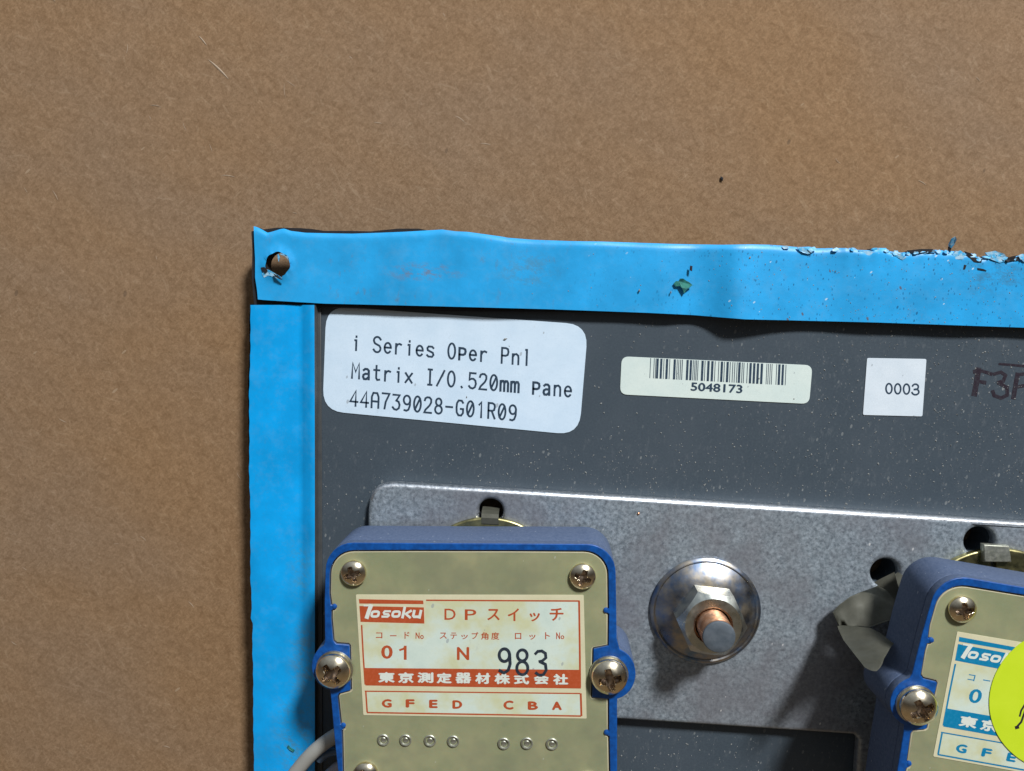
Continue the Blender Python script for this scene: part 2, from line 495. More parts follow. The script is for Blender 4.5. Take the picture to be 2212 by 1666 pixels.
# ------------------------------------------------------------------ cardboard under everything
ZC = -0.55
g = 48
vs = [(-40+80*i/g, -40+80*j/g, ZC+0.003*sin(i*0.9)*cos(j*0.7)) for j in range(g+1) for i in range(g+1)]
fs = [(j*(g+1)+i, j*(g+1)+i+1, (j+1)*(g+1)+i+1, (j+1)*(g+1)+i) for j in range(g) for i in range(g)]
card = link('cardboard', mesh('cardboard', vs, fs, True), M['card'])
tag(card, 'brown kraft cardboard surface under the panel', kind='structure')

# loose paper fibres on the cardboard
vs, fs = [], []
def fibre(p, ang, ln, w, z=ZC+0.004, bow=0.1):
    b = len(vs); N = 5
    dx, dy = cos(ang), sin(ang)
    for k in range(N+1):
        t = k/N-0.5; o = bow*ln*(0.25-t*t)
        ww = w*(1-abs(2*t))**0.5*0.5+w*0.08
        x, y = p[0]+dx*ln*t-dy*o, p[1]+dy*ln*t+dx*o
        vs.append((x-dy*ww, y+dx*ww, z)); vs.append((x, y, z+ww*0.35)); vs.append((x+dy*ww, y-dx*ww, z))
    for k in range(N):
        for q in (0, 1):
            a = b+3*k+q; fs.append((a, a+1, a+4, a+3))
p = U(472, 150, ZC); fibre(p, radians(-44), 0.46, 0.030)
p = U(438, 88, ZC); fibre(p, radians(-50), 0.2, 0.02)
for k in range(30):
    fx, fy = random.uniform(0, 2212), random.uniform(0, 470)
    if k % 3 == 0: fx, fy = random.uniform(0, 520), random.uniform(470, 1666)
    fibre(U(fx, fy, ZC), random.gauss(radians(-50), 0.5), random.uniform(0.06, 0.24), random.uniform(0.006, 0.012), bow=random.uniform(-.4, .4))
tag(link('paper_fibres', mesh('fibres', vs, fs), M['fibre']), 'short pale paper fibres lying all over the brown cardboard', 'fibres', kind='stuff')

# ------------------------------------------------------------------ the operator panel
PB = U(1400, 1100, 0)
panel = thing('operator_panel', (PB.x, PB.y, -0.3), 'dark grey metal panel back with sky blue painted edges, stickers and dust', 'panel')

HOLES = [((1060, 1105), 27), ((2117, 1170), 31), ((1913, 1238), 30)]
outer = px([(665, 640), (2480, 640), (2480, 1800), (665, 1800)], 0)
hl = [disc(U(c[0], c[1], 0.22).xy, r/F*11.78*1.1, 32) for c, r in HOLES]
link('back_plate', prism([outer]+hl, -0.48, 0, 0), M['panel'], panel)

def curve_y(pts, x):
    for a, b in zip(pts, pts[1:]):
        if x <= b[0]:
            t = (x-a[0])/(b[0]-a[0]); t = max(0, t)
            return a[1]+(b[1]-a[1])*t
    return pts[-1][1]
TOP = [(548, 489), (556, 491), (566, 496), (578, 503), (590, 500), (606, 495), (614, 494), (628, 499), (660, 503), (700, 504), (760, 505), (820, 503),
       (870, 501), (940, 497), (955, 496), (985, 500), (1010, 501), (1060, 508), (1082, 511), (1100, 514), (1150, 518), (1230, 521), (1300, 522), (1390, 525),
       (1450, 527), (1500, 528), (1560, 529), (1620, 528), (1665, 529), (1690, 531), (1722, 534), (1752, 533), (1755, 537), (1800, 536), (1848, 536),
       (1852, 540), (1880, 541), (1884, 536), (1915, 536), (1920, 543), (1946, 546), (1985, 543), (2020, 540), (2060, 543), (2080, 546), (2100, 548),
       (2112, 556), (2125, 560), (2134, 552), (2150, 549), (2165, 552), (2172, 560), (2190, 558), (2200, 551), (2215, 553), (2300, 556), (2480, 560)]
BOT = [(548, 647), (560, 648), (700, 656), (950, 662), (1180, 668), (1400, 676), (1500, 681), (1560, 686), (1610, 690), (1700, 692), (1900, 697), (2212, 708), (2480, 716)]
LEF = [(489, 548), (520, 549), (560, 551), (600, 551), (625, 555), (647, 557)]
ZT = 0.17
def flange_z(x, t):
    z = ZT + 0.125*math.exp(-((x-1600)/(46 if x < 1600 else 75))**2)*(0.55+0.45*t) - 0.05*math.exp(-((x-1500)/45)**2)
    z += 0.010*sin(x*0.013+1.0)+0.007*sin(x*0.031)
    z += 0.014*(1-t)**6*sin(x*0.021) - 0.04*max(0, 1-t*14)**2
    if x > 1820: z += 0.012*sin(x*0.19)*(1-t)**8
    return z
NX, NY = 380, 26
hc = Vector((600, 571)); hr = 26.5
P, keep = {}, {}
idx, vs = {}, []
for j in range(NY+1):
    for i in range(NX+1):
        x = 548+(2480-548)*(i/NX)**1.15
        t = j/NY
        yt, yb = curve_y(TOP, x), curve_y(BOT, x)
        y = yt+(yb-yt)*t
        xs_ = x
        if x < 600:
            xs_ = x+(curve_y(LEF, y)-548)*(1-(x-548)/52)
        q = Vector((xs_, y)); dd = (q-hc).length
        inside = dd < hr
        if not inside and dd < hr+6.4:
            q = hc+(q-hc).normalized()*(hr+0.9*sin(7*math.atan2(q.y-hc.y, q.x-hc.x)))
        z = flange_z(x, t)
        if dd < 50: z += 0.035*math.exp(-((dd-hr)/9)**2)
        P[i, j] = (q, z, inside)
for (i, j), (q, z, ins) in P.items():
    if not ins:
        idx[i, j] = len(vs); vs.append(U(q.x, q.y, z))
fs, mi = [], []
for j in range(NY):
    for i in range(NX):
        k = [(i, j), (i+1, j), (i+1, j+1), (i, j+1)]
        if all(a in idx for a in k): fs.append(tuple(idx[a] for a in k)); mi.append(0)
# outer skirt down to the tray depth
def skirt(keys, drop):
    prev = None
    for k in keys:
        v = vs[idx[k]]
        vs.append(Vector((v.x, v.y, drop))); cur = (idx[k], len(vs)-1)
        if prev: fs.append((prev[0], cur[0], cur[1], prev[1])); mi.append(1)
        prev = cur
skirt([(i, NY) for i in range(NX+1)], 0.002)
skirt([(i, 0) for i in range(NX+1)], -0.05)
skirt([(0, j) for j in range(NY+1)], -0.05)
me = mesh('top_flange', vs, fs, True, mi)
me.set_sharp_from_angle(angle=radians(50))
fl = link('top_flange', me, [M['blue_top'], M['black']], panel)

# dark backing that peeps out from under the top flange
pts = [(543, 500), (545, 540), (544, 600), (547, 640), (549, 660), (900, 672), (1500, 676), (2460, 700), (2460, 574), (2200, 566), (2170, 560), (2120, 562), (2030, 553), (2014, 540),
       (1968, 541), (1955, 553), (1700, 540), (1300, 530), (1000, 509), (930, 499), (905, 494), (860, 494), (800, 500), (760, 499), (700, 499), (675, 495), (650, 493), (600, 492), (575, 495), (560, 497)]
pts = px(pts, 0.10)
link('dark_backing', prism([pts, disc(U(600, 571, 0.16).xy, 0.207, 36)], -0.10, 0.10, 0.0), M['black'], panel)
# torn scraps round the drilled hole
def scrap(name, pts, z, lift, mat, parent, th=0.02):
    """small bent flake with thickness; lift raises every vertex by its own amount"""
    z -= 0.022
    a = [U(x, y, z+l*0.5) for (x, y), l in zip(pts, lift)]
    b = [v-Vector((0, 0, th)) for v in a]
    N = len(a)
    f = [tuple(range(N)), tuple(range(2*N-1, N-1, -1))]+[(i, (i+1) % N, (i+1) % N+N, i+N) for i in range(N)]
    return link(name, mesh(name, a+b, f), mat, parent)
scrap('paint_flake', [(573, 582), (580, 583), (592, 590), (606, 598), (612, 604), (607, 606), (590, 598), (578, 596), (570, 600), (566, 592)], 0.20, [.03, .06, .06, .05, .0, .0, .05, .02, .0, .01], M['torn'], panel)
scrap('paint_flake', [(563, 578), (571, 577), (578, 585), (573, 590), (566, 586)], 0.215, [0, .02, .05, .03, 0], M['black'], panel)
scrap('paint_flake', [(590, 591), (599, 596), (610, 605), (605, 604), (594, 598)], 0.27, [0, .01, 0, 0, .01], M['black'], panel)
scrap('paint_flake', [(599, 550), (601, 549), (604, 556), (602, 566), (600, 558)], 0.22, [0, .02, -.02, -.05, 0], M['torn'], panel)
scrap('paint_flake', [(606, 547), (618, 550), (626, 560), (624, 563), (616, 554), (606, 550)], 0.215, [0, .02, .02, 0, 0, 0], M['torn'], panel)
# chipped right end of the top edge
for pp, li, ma in (
    ([(1722, 534), (1740, 535), (1752, 538), (1755, 545), (1748, 549), (1735, 546), (1726, 541)], [0, .02, .03, .02, 0, .01, 0], 'torn'),
    ([(1855, 541), (1880, 542), (1900, 547), (1893, 556), (1870, 555), (1856, 549)], [0, .02, .03, .01, .0, 0], 'torn'),
    ([(1925, 545), (1945, 548), (1958, 556), (1950, 562), (1938, 556), (1926, 551)], [.01, .03, .03, 0, 0, 0], 'torn'),
    ([(1960, 541), (1990, 538), (2016, 538), (2014, 545), (1990, 547), (1966, 546)], [0, 0, 0, .0, .0, 0], 'black'),
    ([(2050, 527), (2056, 516), (2064, 511), (2067, 517), (2062, 528), (2054, 538), (2051, 541)], [.05, .14, .2, .2, .1, .04, 0], 'torn'),
    ([(2049, 533), (2055, 536), (2053, 546), (2049, 541)], [.06, .06, .0, .03], 'black'),
    ([(2056, 548), (2075, 541), (2086, 550), (2080, 561), (2064, 560)], [0, .03, .02, 0, 0], 'torn'),
    ([(2084, 543), (2096, 547), (2108, 557), (2122, 560), (2120, 568), (2104, 566), (2092, 556)], [.02, .03, 0, .02, .0, 0, .01], 'black'),
    ([(2083, 572), (2088, 573), (2085, 582), (2080, 583)], [.01, .02, .01, 0], 'black'),
    ([(2112, 579), (2124, 581), (2132, 585), (2122, 585), (2112, 583)], [0, .01, .01, 0, 0], 'black'),
    ([(2128, 546), (2150, 542), (2170, 549), (2178, 562), (2160, 568), (2140, 560)], [.02, .05, .05, .0, 0, .01], 'torn'),
    ([(2166, 553), (2184, 557), (2206, 554), (2200, 563), (2178, 564)], [.01, .02, .01, 0, 0], 'black'),
    ([(2198, 554), (2212, 553), (2260, 556), (2240, 568), (2212, 566)], [.02, .03, .0, 0, 0], 'torn')):
    scrap('paint_flake', pp, 0.20, li, M[ma], panel)
rg = random.Random(3)
for k in range(34):
    x = 1700+k*16.5+rg.uniform(-6, 6)
    if k < 12 and k % 3: continue
    y = curve_y(TOP, x)
    L_, W_ = rg.uniform(5, 13), rg.uniform(3, 7)
    pts = []
    for q in range(6):
        a_ = 2*pi*q/6+rg.uniform(-.35, .35)
        pts.append((x+L_*cos(a_)*rg.uniform(.6, 1.1), y+3+W_*sin(a_)*rg.uniform(.5, 1.1)))
    scrap('paint_flake', pts, 0.195, [rg.uniform(0, .05) for _ in pts], M['torn'] if (x < 1950 or rg.random() < .85) else M['black'], panel)
# green crumb and bright grains on the blue
scrap('green_flake', [(1455, 613), (1461, 607), (1466, 608), (1469, 602), (1476, 602), (1483, 607), (1488, 609), (1496, 616), (1489, 622), (1484, 625), (1478, 634), (1473, 622), (1468, 618), (1459, 619)], 0.225, [0, .02, .02, .05, .06, .03, .02, .01, 0, .02, 0, .03, .01, 0], M['green'], panel)
scrap('green_flake', [(1491, 574), (1496, 575), (1495, 586), (1490, 584)], 0.23, [0, .01, .02, 0], M['ink_maroon'], panel)
scrap('dark_crumb', [(622, 1611), (627, 1616), (636, 1622), (634, 1625), (626, 1620), (620, 1614)], 0.17, [0, .01, 0, 0, .01, 0], M['green'], panel)

# left flange: flat strip, then a ridge that rises to the inner edge
LX = [(656, 541), (700, 541), (760, 541), (850, 538), (950, 539), (1020, 538), (1100, 541), (1250, 541), (1300, 544), (1335, 542), (1345, 546), (1400, 545), (1450, 547), (1560, 547), (1666, 549), (1860, 552)]
RX = [(658, 679), (1000, 680), (1300, 680), (1666, 680), (1860, 681)]
cols = [0, .2, .4, .6, .74, .79, .83, .92, .97, 1.0]
vs, fs, mi = [], [], []
NR = 110
for j in range(NR+1):
    y = 659+(1860-659)*j/NR
    xl, xr = curve_y([(a, b) for a, b in LX], y), curve_y(RX, y)
    xl += 0.6*sin(j*1.7)
    fade = 1-0.55*min(1, max(0, (y-1150)/400))
    for k, c_ in enumerate(cols):
        x = xl+(xr-xl)*c_
        z = 0.12+0.006*sin(y*0.02+c_*3)
        if c_ > 0.79: z += 0.10*min(1, (c_-0.79)/0.16)*fade
        if k == 0: z -= 0.03
        vs.append(U(x, y, z))
    v = vs[-1]; vs.append(Vector((v.x+0.004, v.y, 0.002)))
    v = vs[-(len(cols)+1)]; vs.append(Vector((v.x, v.y, -0.05)))
K = len(cols)+2
for j in range(NR):
    for k in range(K-2):
        a = j*K+k; fs.append((a, a+1, a+1+K, a+K)); mi.append(1 if k == K-3 else 0)
    a = j*K; fs.append((a, a+K-1, a+2*K-1, a+K)); mi.append(2)
v0 = len(vs)
base = [Vector((vs[k].x, vs[k].y, -0.05)) for k in range(K-1)]
vs += base
for k in range(K-2): fs.append((k, k+1, v0+k+1, v0+k)); mi.append(2)
me = mesh('side_flange', vs, fs, True, mi)
me.set_sharp_from_angle(angle=radians(35))
link('side_flange', me, [M['blue_side'], M['lip'], M['black']], panel)
pts = [(536, 657), (535, 700), (536, 760), (532, 830), (533, 900), (534, 960), (534, 1030), (538, 1090), (541, 1200), (544, 1340), (547, 1500), (550, 1700), (554, 1860), (700, 1860), (700, 657)]
link('dark_backing', prism([px(pts, 0.0)], -0.36, -0.06, 0.0), M['black'], panel)  # plain black layer showing as a thin line left of the strip
# narrow folded grey lip beside the strip
pts = px([(684, 662), (693, 662), (695, 1000), (696, 1300), (696, 1860), (685, 1860), (685, 1000)], 0.03)
link('inner_lip', prism([pts], 0.002, 0.035, 0.008), M['lip'], panel)

# ---- sticker A with three typed lines
Z1 = 0.012
cA = conv(650.8, 639.9, 3.399, Z1)
pts = rounded([cA(183, 72), cA(2107, 210), cA(2040, 1022), cA(155, 842)], [0.36, 0.36, 0.36, 0.36])
stA = tag(link('text_sticker', prism([pts], 0.001, Z1, 0.003, 1), M['paper_white'], panel), 'large pale rounded sticker with three typed lines')
G = {}
G['i'] = ([[(.38, .66), (.55, .66), (.55, 0)], [(.55, .93), (.55, .86)]])
G['l'] = ([[(.35, 1), (.55, 1), (.55, 0)]])
G['l'][0] = [(.42, 1), (.56, 1), (.56, 0)]
G['S'] = [[(.93, .83), *ell(.5, .76, .42, .24, 30, 180, 10), (.10, .70), (.22, .57), (.78, .43), (.92, .30), *ell(.5, .24, .42, .24, 0, -150, 10), (.07, .17)]]
G['s'] = [[(.88, .58), (.70, .67), (.28, .67), (.12, .56), (.18, .42), (.80, .28), (.90, .14), (.72, .01), (.28, .01), (.10, .10)]]
G['e'] = [[(.12, .36), (.88, .36), *ell(.5, .34, .39, .33, 8, 320, 18)]]
G['r'] = [[(.2, .66), (.2, 0)], [(.2, .42), (.38, .62), (.62, .67), (.84, .62)]]
G['O'] = [ell(.5, .5, .42, .5, 0, 360, 26)]
G['P'] = [[(.12, 0), (.12, 1), (.6, 1), (.84, .94), (.92, .76), (.84, .57), (.6, .50), (.12, .50)]]
G['p'] = [[(.14, -.02), (.14, .74), (.6, .74), (.84, .68), (.90, .53), (.82, .38), (.6, .32), (.14, .32)]]
G['n'] = [[(.15, .66), (.15, 0)], [(.15, .46), (.35, .64), (.6, .67), (.82, .57), (.86, .42), (.86, 0)]]
G['M'] = [[(.06, 0), (.10, 1), (.5, .42), (.90, 1), (.94, 0)]]
G['a'] = [[(.16, .58), (.34, .67), (.62, .67), (.80, .57), (.82, 0)], [(.82, .36), (.4, .36), (.16, .28), (.12, .14), (.24, .01), (.5, .01), (.82, .16)]]
G['t'] = [[(.42, .95), (.42, .14), (.56, .02), (.84, .05)], [(.12, .66), (.82, .66)]]
G['x'] = [[(.1, .64), (.9, .02)], [(.9, .64), (.1, .02)]]
G['I'] = [[(.5, 1), (.5, 0)], [(.26, 1), (.74, 1)], [(.26, 0), (.74, 0)]]
G['/'] = [[(.06, -.02), (.94, 1)]]
G['.'] = [[(.46, .06), (.54, .0)]]
G['5'] = [[(.88, 1), (.16, 1), (.12, .55), (.35, .63), (.62, .63), (.85, .52), (.93, .32), (.82, .10), (.55, 0), (.26, .03), (.08, .15)]]
G['2'] = [[(.08, .78), (.16, .93), (.38, 1), (.66, 1), (.88, .88), (.88, .68), (.7, .48), (.2, .18), (.06, 0), (.94, 0)]]
G['0'] = [ell(.5, .5, .42, .5, 0, 360, 26), [(.20, .12), (.80, .88)]]
G['m'] = [[(.04, .66), (.04, 0)], [(.04, .5), (.2, .66), (.38, .66), (.5, .54), (.5, 0)], [(.5, .5), (.66, .66), (.84, .66), (.96, .54), (.96, 0)]]
G['4'] = [[(.72, 0), (.72, 1), (.04, .28), (.98, .28)]]
G['A'] = [[(.08, 0), (.08, .72), (.26, .97), (.74, .97), (.92, .72), (.92, 0)], [(.08, .42), (.92, .42)]]
G['7'] = [[(.06, 1), (.94, 1), (.5, .45), (.38, 0)]]
G['3'] = [[(.08, .97), (.9, .97), (.5, .60), (.78, .54), (.92, .34), (.84, .12), (.56, 0), (.26, .03), (.06, .16)]]
G['9'] = [[(.90, .66), *ell(.5, .7, .40, .29, 0, 360, 18)], [(.90, .7), (.88, .34), (.72, .08), (.48, 0), (.2, .03)]]
G['8'] = [ell(.5, .755, .34, .235, 0, 360, 18), ell(.5, .26, .42, .26, 0, 360, 18)]
G['-'] = [[(.1, .5), (.9, .5)]]
G['G'] = [[(.9, .84), (.72, .98), (.34, .98), (.14, .8), (.10, .5), (.14, .2), (.36, .01), (.7, .01), (.92, .18), (.92, .44), (.6, .44)]]
G['1'] = [[(.28, .82), (.55, 1), (.55, 0)]]
G['R'] = [[(.12, 0), (.12, 1), (.6, 1), (.86, .92), (.90, .74), (.82, .56), (.6, .50), (.12, .50)], [(.52, .5), (.92, 0)]]
def typed(pr, text, p0, p1, cap, w, up=(0.036, -1), gw=0.76):
    p0, p1 = Vector(p0), Vector(p1); step = (p1-p0)/(len(text)-1)
    u = Vector(up)*cap
    for k, ch in enumerate(text):
        if ch == ' ': continue
        o = p0+step*k-step*gw/2
        for st in G[ch]:
            closed = (Vector(st[0])-Vector(st[-1])).length < 1e-6
            pr.stroke([o+step*gw*a+u*b for a, b in st], w*(1.15 if ch in 'pam' else 1), closed)
cA2 = conv(650.8, 639.9, 3.399, Z1+0.0012)
pr = Print(cA2)
typed(pr, 'i Series Oper Pnl', (399, 398), (1650, 507), 112, 14.5)
pr.build('typed_line', M['ink_grey'], stA); pr = Print(cA2)
typed(pr, 'Matrix I/O.520mm pane', (398, 604), (1957, 738), 112, 14.5)
pr.build('typed_line', M['ink_grey'], stA); pr = Print(cA2)
typed(pr, '44A739028-G01R09', (385, 806), (1550, 912), 112, 14.5)
pr.build('typed_line', M['ink_grey'], stA)

# ---- sticker B with bars and a number
cB = conv(1247.3, 477.2, 4.042, Z1)
pts = rounded([cB(386, 1184), cB(2053, 1262), cB(2024, 1600), cB(371, 1516)], 0.12)
stB = tag(link('barcode_sticker', prism([pts], 0.001, Z1, 0.003, 1), M['paper_cream'], panel), 'narrow cream sticker with black bars and a number')
pr = Print(conv(1247.3, 477.2, 4.042, Z1+0.0012))
bars = [(640, 6), (672, 6), (687, 6), (702, 19), (734, 19), (757, 6), (784, 20), (808, 6), (851, 20), (873, 6), (887, 6), (903, 7), (918, 7), (963, 20), (993, 19), (1014, 6), (1028, 6), (1041, 7),
        (1055, 6), (1094, 20), (1116, 6), (1146, 20), (1180, 20), (1204, 6), (1236, 6), (1263, 20), (1285, 6), (1313, 20), (1336, 6), (1358, 6), (1376, 6), (1396, 6), (1417, 20), (1441, 6), (1456, 6),
        (1486, 6), (1514, 20), (1546, 20), (1578, 20), (1612, 20), (1655, 6), (1670, 6), (1686, 6), (1701, 6), (1741, 6), (1765, 20), (1796, 19), (1822, 6)]
for x, w in bars:
    t = (x-640)/1185
    y0, y1 = 1199+57*t, 1374+62*t
    pr.poly([(x-w/2, y0), (x+w/2, y0), (x+w/2-8, y1), (x-w/2-8, y1)])
pr.build('printed_bars', M['ink_grey'], stB)
pr = Print(conv(1247.3, 477.2, 4.042, Z1+0.0030))
pr.text('5048173', 988, 1408, 1440, 1485, 0.052, 0.015, 4)
pr.build('printed_number', M['ink_grey'], stB)

# ---- sticker C, square
cC = conv(1735.4, 477.2, 3.747, Z1)
pts = rounded([cC(516, 1111), cC(997, 1119), cC(964, 1584), cC(482, 1572)], 0.03)
stC = tag(link('square_sticker', prism([pts], 0.001, Z1, 0.003, 1), M['paper_square'], panel), 'small square white sticker reading 0003')
pr = Print(conv(1735.4, 477.2, 3.747, Z1+0.0012))
for k, ch in enumerate(('O', 'O', 'O', '3h')):
    x0, y0 = 664+71*k, 1312+2*k
    if ch == 'O': pr.stroke([(x0+29+a, y0+46-b) for a, b in ell(0, 0, 24, 40, 0, 360, 24)], 14, True)
    else:
        pr.stroke([(x0+30+a, y0+26-b) for a, b in ell(0, 0, 24, 22, 165, -90, 12)]+[(x0+20, y0+48)], 14)
        pr.stroke([(x0+24, y0+47)]+[(x0+30+a, y0+67-b) for a, b in ell(0, 0, 28, 23, 80, -170, 14)], 14)
pr.build('printed_number', M['ink_grey'], stC)

# ---- faded stamp at the right edge
pr = Print(conv(1735.4, 477.2, 3.747, 0.002))
def rough(pts, w):
    for _ in range(2):
        q = [(x+random.uniform(-4, 4), y+random.uniform(-4, 4)) for x, y in pts]
        pr.stroke(q, w*random.uniform(1.0, 1.35))
rough([(1415, 1205), (1400, 1300), (1385, 1405)], 34); rough([(1380, 1222), (1450, 1218), (1520, 1240)], 24); rough([(1400, 1295), (1470, 1308)], 24)
rough([(1545, 1240), (1600, 1225), (1640, 1250), (1620, 1300), (1575, 1310)], 22); rough([(1590, 1315), (1650, 1350), (1650, 1410), (1600, 1435), (1545, 1415), (1530, 1380)], 22)
rough([(1735, 1245), (1720, 1330), (1700, 1430)], 28); rough([(1735, 1245), (1800, 1240), (1860, 1260), (1850, 1320), (1730, 1345)], 20)
rough([(1590, 1160), (1690, 1168), (1800, 1175)], 14)
pr.build('faded_stamp', M['ink_maroon'], panel)

# ------------------------------------------------------------------ galvanised bracket
ZB = 0.22
bb = U(1500, 1400, 0)
bracket = thing('mounting_bracket', (bb.x, bb.y, 0), 'flat galvanised steel bracket with a bright bent top edge, lying on the dark panel', 'bracket')
pts = [(793, 1800), (793, 1300), (794, 1110), (797, 1080), (803, 1064), (814, 1052), (830, 1046), (852, 1044), (1400, 1077), (2480, 1147), (2480, 1800), (1842, 1800), (1856, 1600), (1846, 1589), (793, 1520)]
pts = [p for p in pts if p not in ((793, 1800),)]
hl = [disc(U(c[0], c[1], ZB).xy, r/F*11.78, 36) for c, r in HOLES]
sp_ = link('steel_plate', prism([px(pts, ZB)]+hl, 0.002, ZB, 0.075, 5), None, bracket)
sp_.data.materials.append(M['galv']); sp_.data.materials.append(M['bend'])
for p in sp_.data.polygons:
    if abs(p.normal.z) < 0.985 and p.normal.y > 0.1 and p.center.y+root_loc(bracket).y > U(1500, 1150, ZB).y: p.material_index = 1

# ------------------------------------------------------------------ bolt, washer and stud
c = U(1523.7, 1320.4, 0.27)
bolt = thing('bolt', (c.x, c.y, ZB), 'copper coloured threaded stud with hex nut and domed zinc washer between the two switches', 'bolt')
R = 117/F*11.73
prof = [(R*0.97, ZB+0.002), (R*1.02, ZB+0.02), (R*1.03, ZB+0.05), (R*0.99, ZB+0.085), (R*0.965, ZB+0.09), (R*0.94, ZB+0.075), (R*0.90, ZB+0.10), (R*0.75, ZB+0.185), (R*0.6, ZB+0.235), (R*0.45, ZB+0.26), (0.2, ZB+0.262)]
link('domed_washer', lathe(prof, 72, c.x, c.y, False), M['zinc'], bolt)
# hex nut
zb, zt = ZB+0.23, 0.86
vs, fs = [], []
NA = 96
def hexr(a, r0):
    t = (a-radians(84-30)) % radians(60)-radians(30)
    return r0/cos(t)
apo = 0.475
rings = [(lambda a: 0.262, 0.70), (lambda a: 0.27, zt-0.03), (lambda a: 0.30, zt), (lambda a: 0.43, zt)]
for fr in (0.35, 0.7, 1.0):
    rings.append((lambda a, fr=fr: 0.43+(hexr(a, apo)-0.43)*fr, None))
rings.append((lambda a: hexr(a, apo), zb))
for fn, z in rings:
    for k in range(NA):
        a = 2*pi*k/NA+radians(84); r = fn(a)
        zz = z if z is not None else zt-max(0, r-0.43)*0.95
        vs.append((c.x+r*cos(a), c.y+r*sin(a), zz))
for j in range(len(rings)-1):
    for k in range(NA):
        a, b = j*NA+k, j*NA+(k+1) % NA; fs.append((a, b, b+NA, a+NA))
me = mesh('nut', vs, fs, True); me.set_sharp_from_angle(angle=radians(28))
link('hex_nut', me, M['nut'], bolt)
# threaded stud
rs = 36.5/F*10.8
prof = [(rs*0.97, ZB+0.2)]
z = ZB+0.22
while z < 1.20:
    prof += [(rs, z), (rs-0.022, z+0.024)]; z += 0.048
prof += [(rs, 1.21), (rs*0.985, 1.235)]
link('threaded_stud', lathe(prof, 48, c.x, c.y, True), M['copper'], bolt)
prof = [(rs*0.985, 1.236), (rs*0.96, 1.255), (rs*0.90, 1.264), (rs*0.5, 1.267)]
link('stud_end', lathe(prof, 48, c.x, c.y, True), M['stud_end'], bolt)

# ------------------------------------------------------------------ rotary switch
ZF, ZK = 1.25, 0.32                  # front and back of the housing
def d5(x, y): return (650.8+x/3.022, 1008.7+y/3.022)
def d6(x, y): return (650.8+x/3.022, 1247.3+y/3.022)
sb = U(1020, 1430, 0.3)
SW = thing('rotary_switch', (sb.x, sb.y, 0.3), 'blue switch with red printed label stamped 983, left of the bolt', 'switch', 'blue rotary code switches on the bracket')

def arcpts(cx, cy, rx, ry, a0, a1, n=8):
    return [(cx+rx*cos(radians(a0+(a1-a0)*k/n)), cy-ry*sin(radians(a0+(a1-a0)*k/n))) for k in range(n+1)]
# outline of the housing front (measured), clockwise from top left
HO = []
HO += arcpts(762, 1232, 60, 60, 180, 90)
HO += [(900, 1173), (1100, 1174)]
HO += arcpts(1268, 1238, 63, 63, 90, 0)
HO += [(1332, 1300), (1333, 1380)]
HO += arcpts(1324, 1456, 50, 56, 72, -78, 12)
HO += [(1334, 1516), (1334, 1666), (1334, 1760)]
HO += arcpts(1284, 1775, 50, 50, 0, -90, 5)
HO += arcpts(786, 1775, 50, 50, -90, -180, 5)
HO += [(733, 1700), (722, 1600), (715, 1520), (713, 1500)]
HO += arcpts(722, 1440, 50, 52, 258, 118, 12)
HO += [(701, 1385), (700, 1300)]
# outline of the circuit board
BO = []
BO += arcpts(766, 1240, 51, 50, 180, 90)
BO += [(900, 1189.5), (1100, 1190)]
BO += arcpts(1262, 1241, 50, 50, 90, 0)
BO += [(1313, 1313), (1309, 1314), (1307.5, 1319), (1309, 1324), (1313, 1325), (1312.5, 1393), (1282, 1399), (1280, 1402), (1277, 1504), (1280, 1507), (1313, 1509),
       (1313.5, 1576), (1310, 1578), (1308.5, 1583), (1310, 1588), (1314, 1589), (1315.5, 1666), (1316, 1760)]
BO += arcpts(1280, 1770, 35, 35, 0, -90, 4)
BO += arcpts(785, 1770, 35, 35, -90, -180, 4)
BO += [(743, 1680), (741, 1576), (745, 1574), (746, 1568), (743, 1563), (738, 1562), (732, 1503), (735, 1498), (757, 1492), (760, 1489), (757.5, 1394), (754, 1390), (728, 1388), (722, 1382),
       (718, 1334), (718.5, 1318), (724, 1316), (726, 1311), (723, 1306), (717, 1305), (714, 1280)]
def grow(pts, d):
    out = []
    cx = sum(p[0] for p in pts)/len(pts); cy = sum(p[1] for p in pts)/len(pts)
    N = len(pts)
    for i in range(N):
        a, p, b = Vector(pts[i-1]), Vector(pts[i]), Vector(pts[(i+1) % N])
        t = (b-a)
        if t.length < 1e-9: out.append(p); continue
        t.normalize(); nn = Vector((t.y, -t.x))
        out.append(p+nn*d)
    return out
Ho, Bo = px(HO, ZF), px(BO, ZF-0.03)
area = sum(Bo[i-1].x*Bo[i].y-Bo[i].x*Bo[i-1].y for i in range(len(Bo)))
sgn = 1 if area > 0 else -1
Bi = grow(Bo, 0.014*sgn)                                     # clearance outline
Bin = grow(Bo, -0.045*sgn)
link('housing', prism([Ho], ZK, ZF-0.16, 0.02, 1), M['housing'], SW)
rim = link('housing_rim', prism([grow(Ho, -0.006*(1 if sum(Ho[i-1].x*Ho[i].y-Ho[i].x*Ho[i-1].y for i in range(len(Ho))) > 0 else -1)), Bi], ZF-0.159, ZF, 0.012, 2), None, SW)
rim.data.materials.append(M['rim']); rim.data.materials.append(M['housing'])
for p in rim.data.polygons:
    cz = p.center.z+root_loc(SW).z
    if abs(p.normal.z) < 0.35 and cz < ZF-0.02:
        # only the outside wall is dusty
        p.material_index = 1
board = link('circuit_board', prism([Bo], ZF-0.12, ZF-0.02, 0.02, 1), None, SW)
board.data.materials.append(M['board']); board.data.materials.append(M['board_edge'])
for p in board.data.polygons:
    if abs(p.normal.z) < 0.98: p.material_index = 1

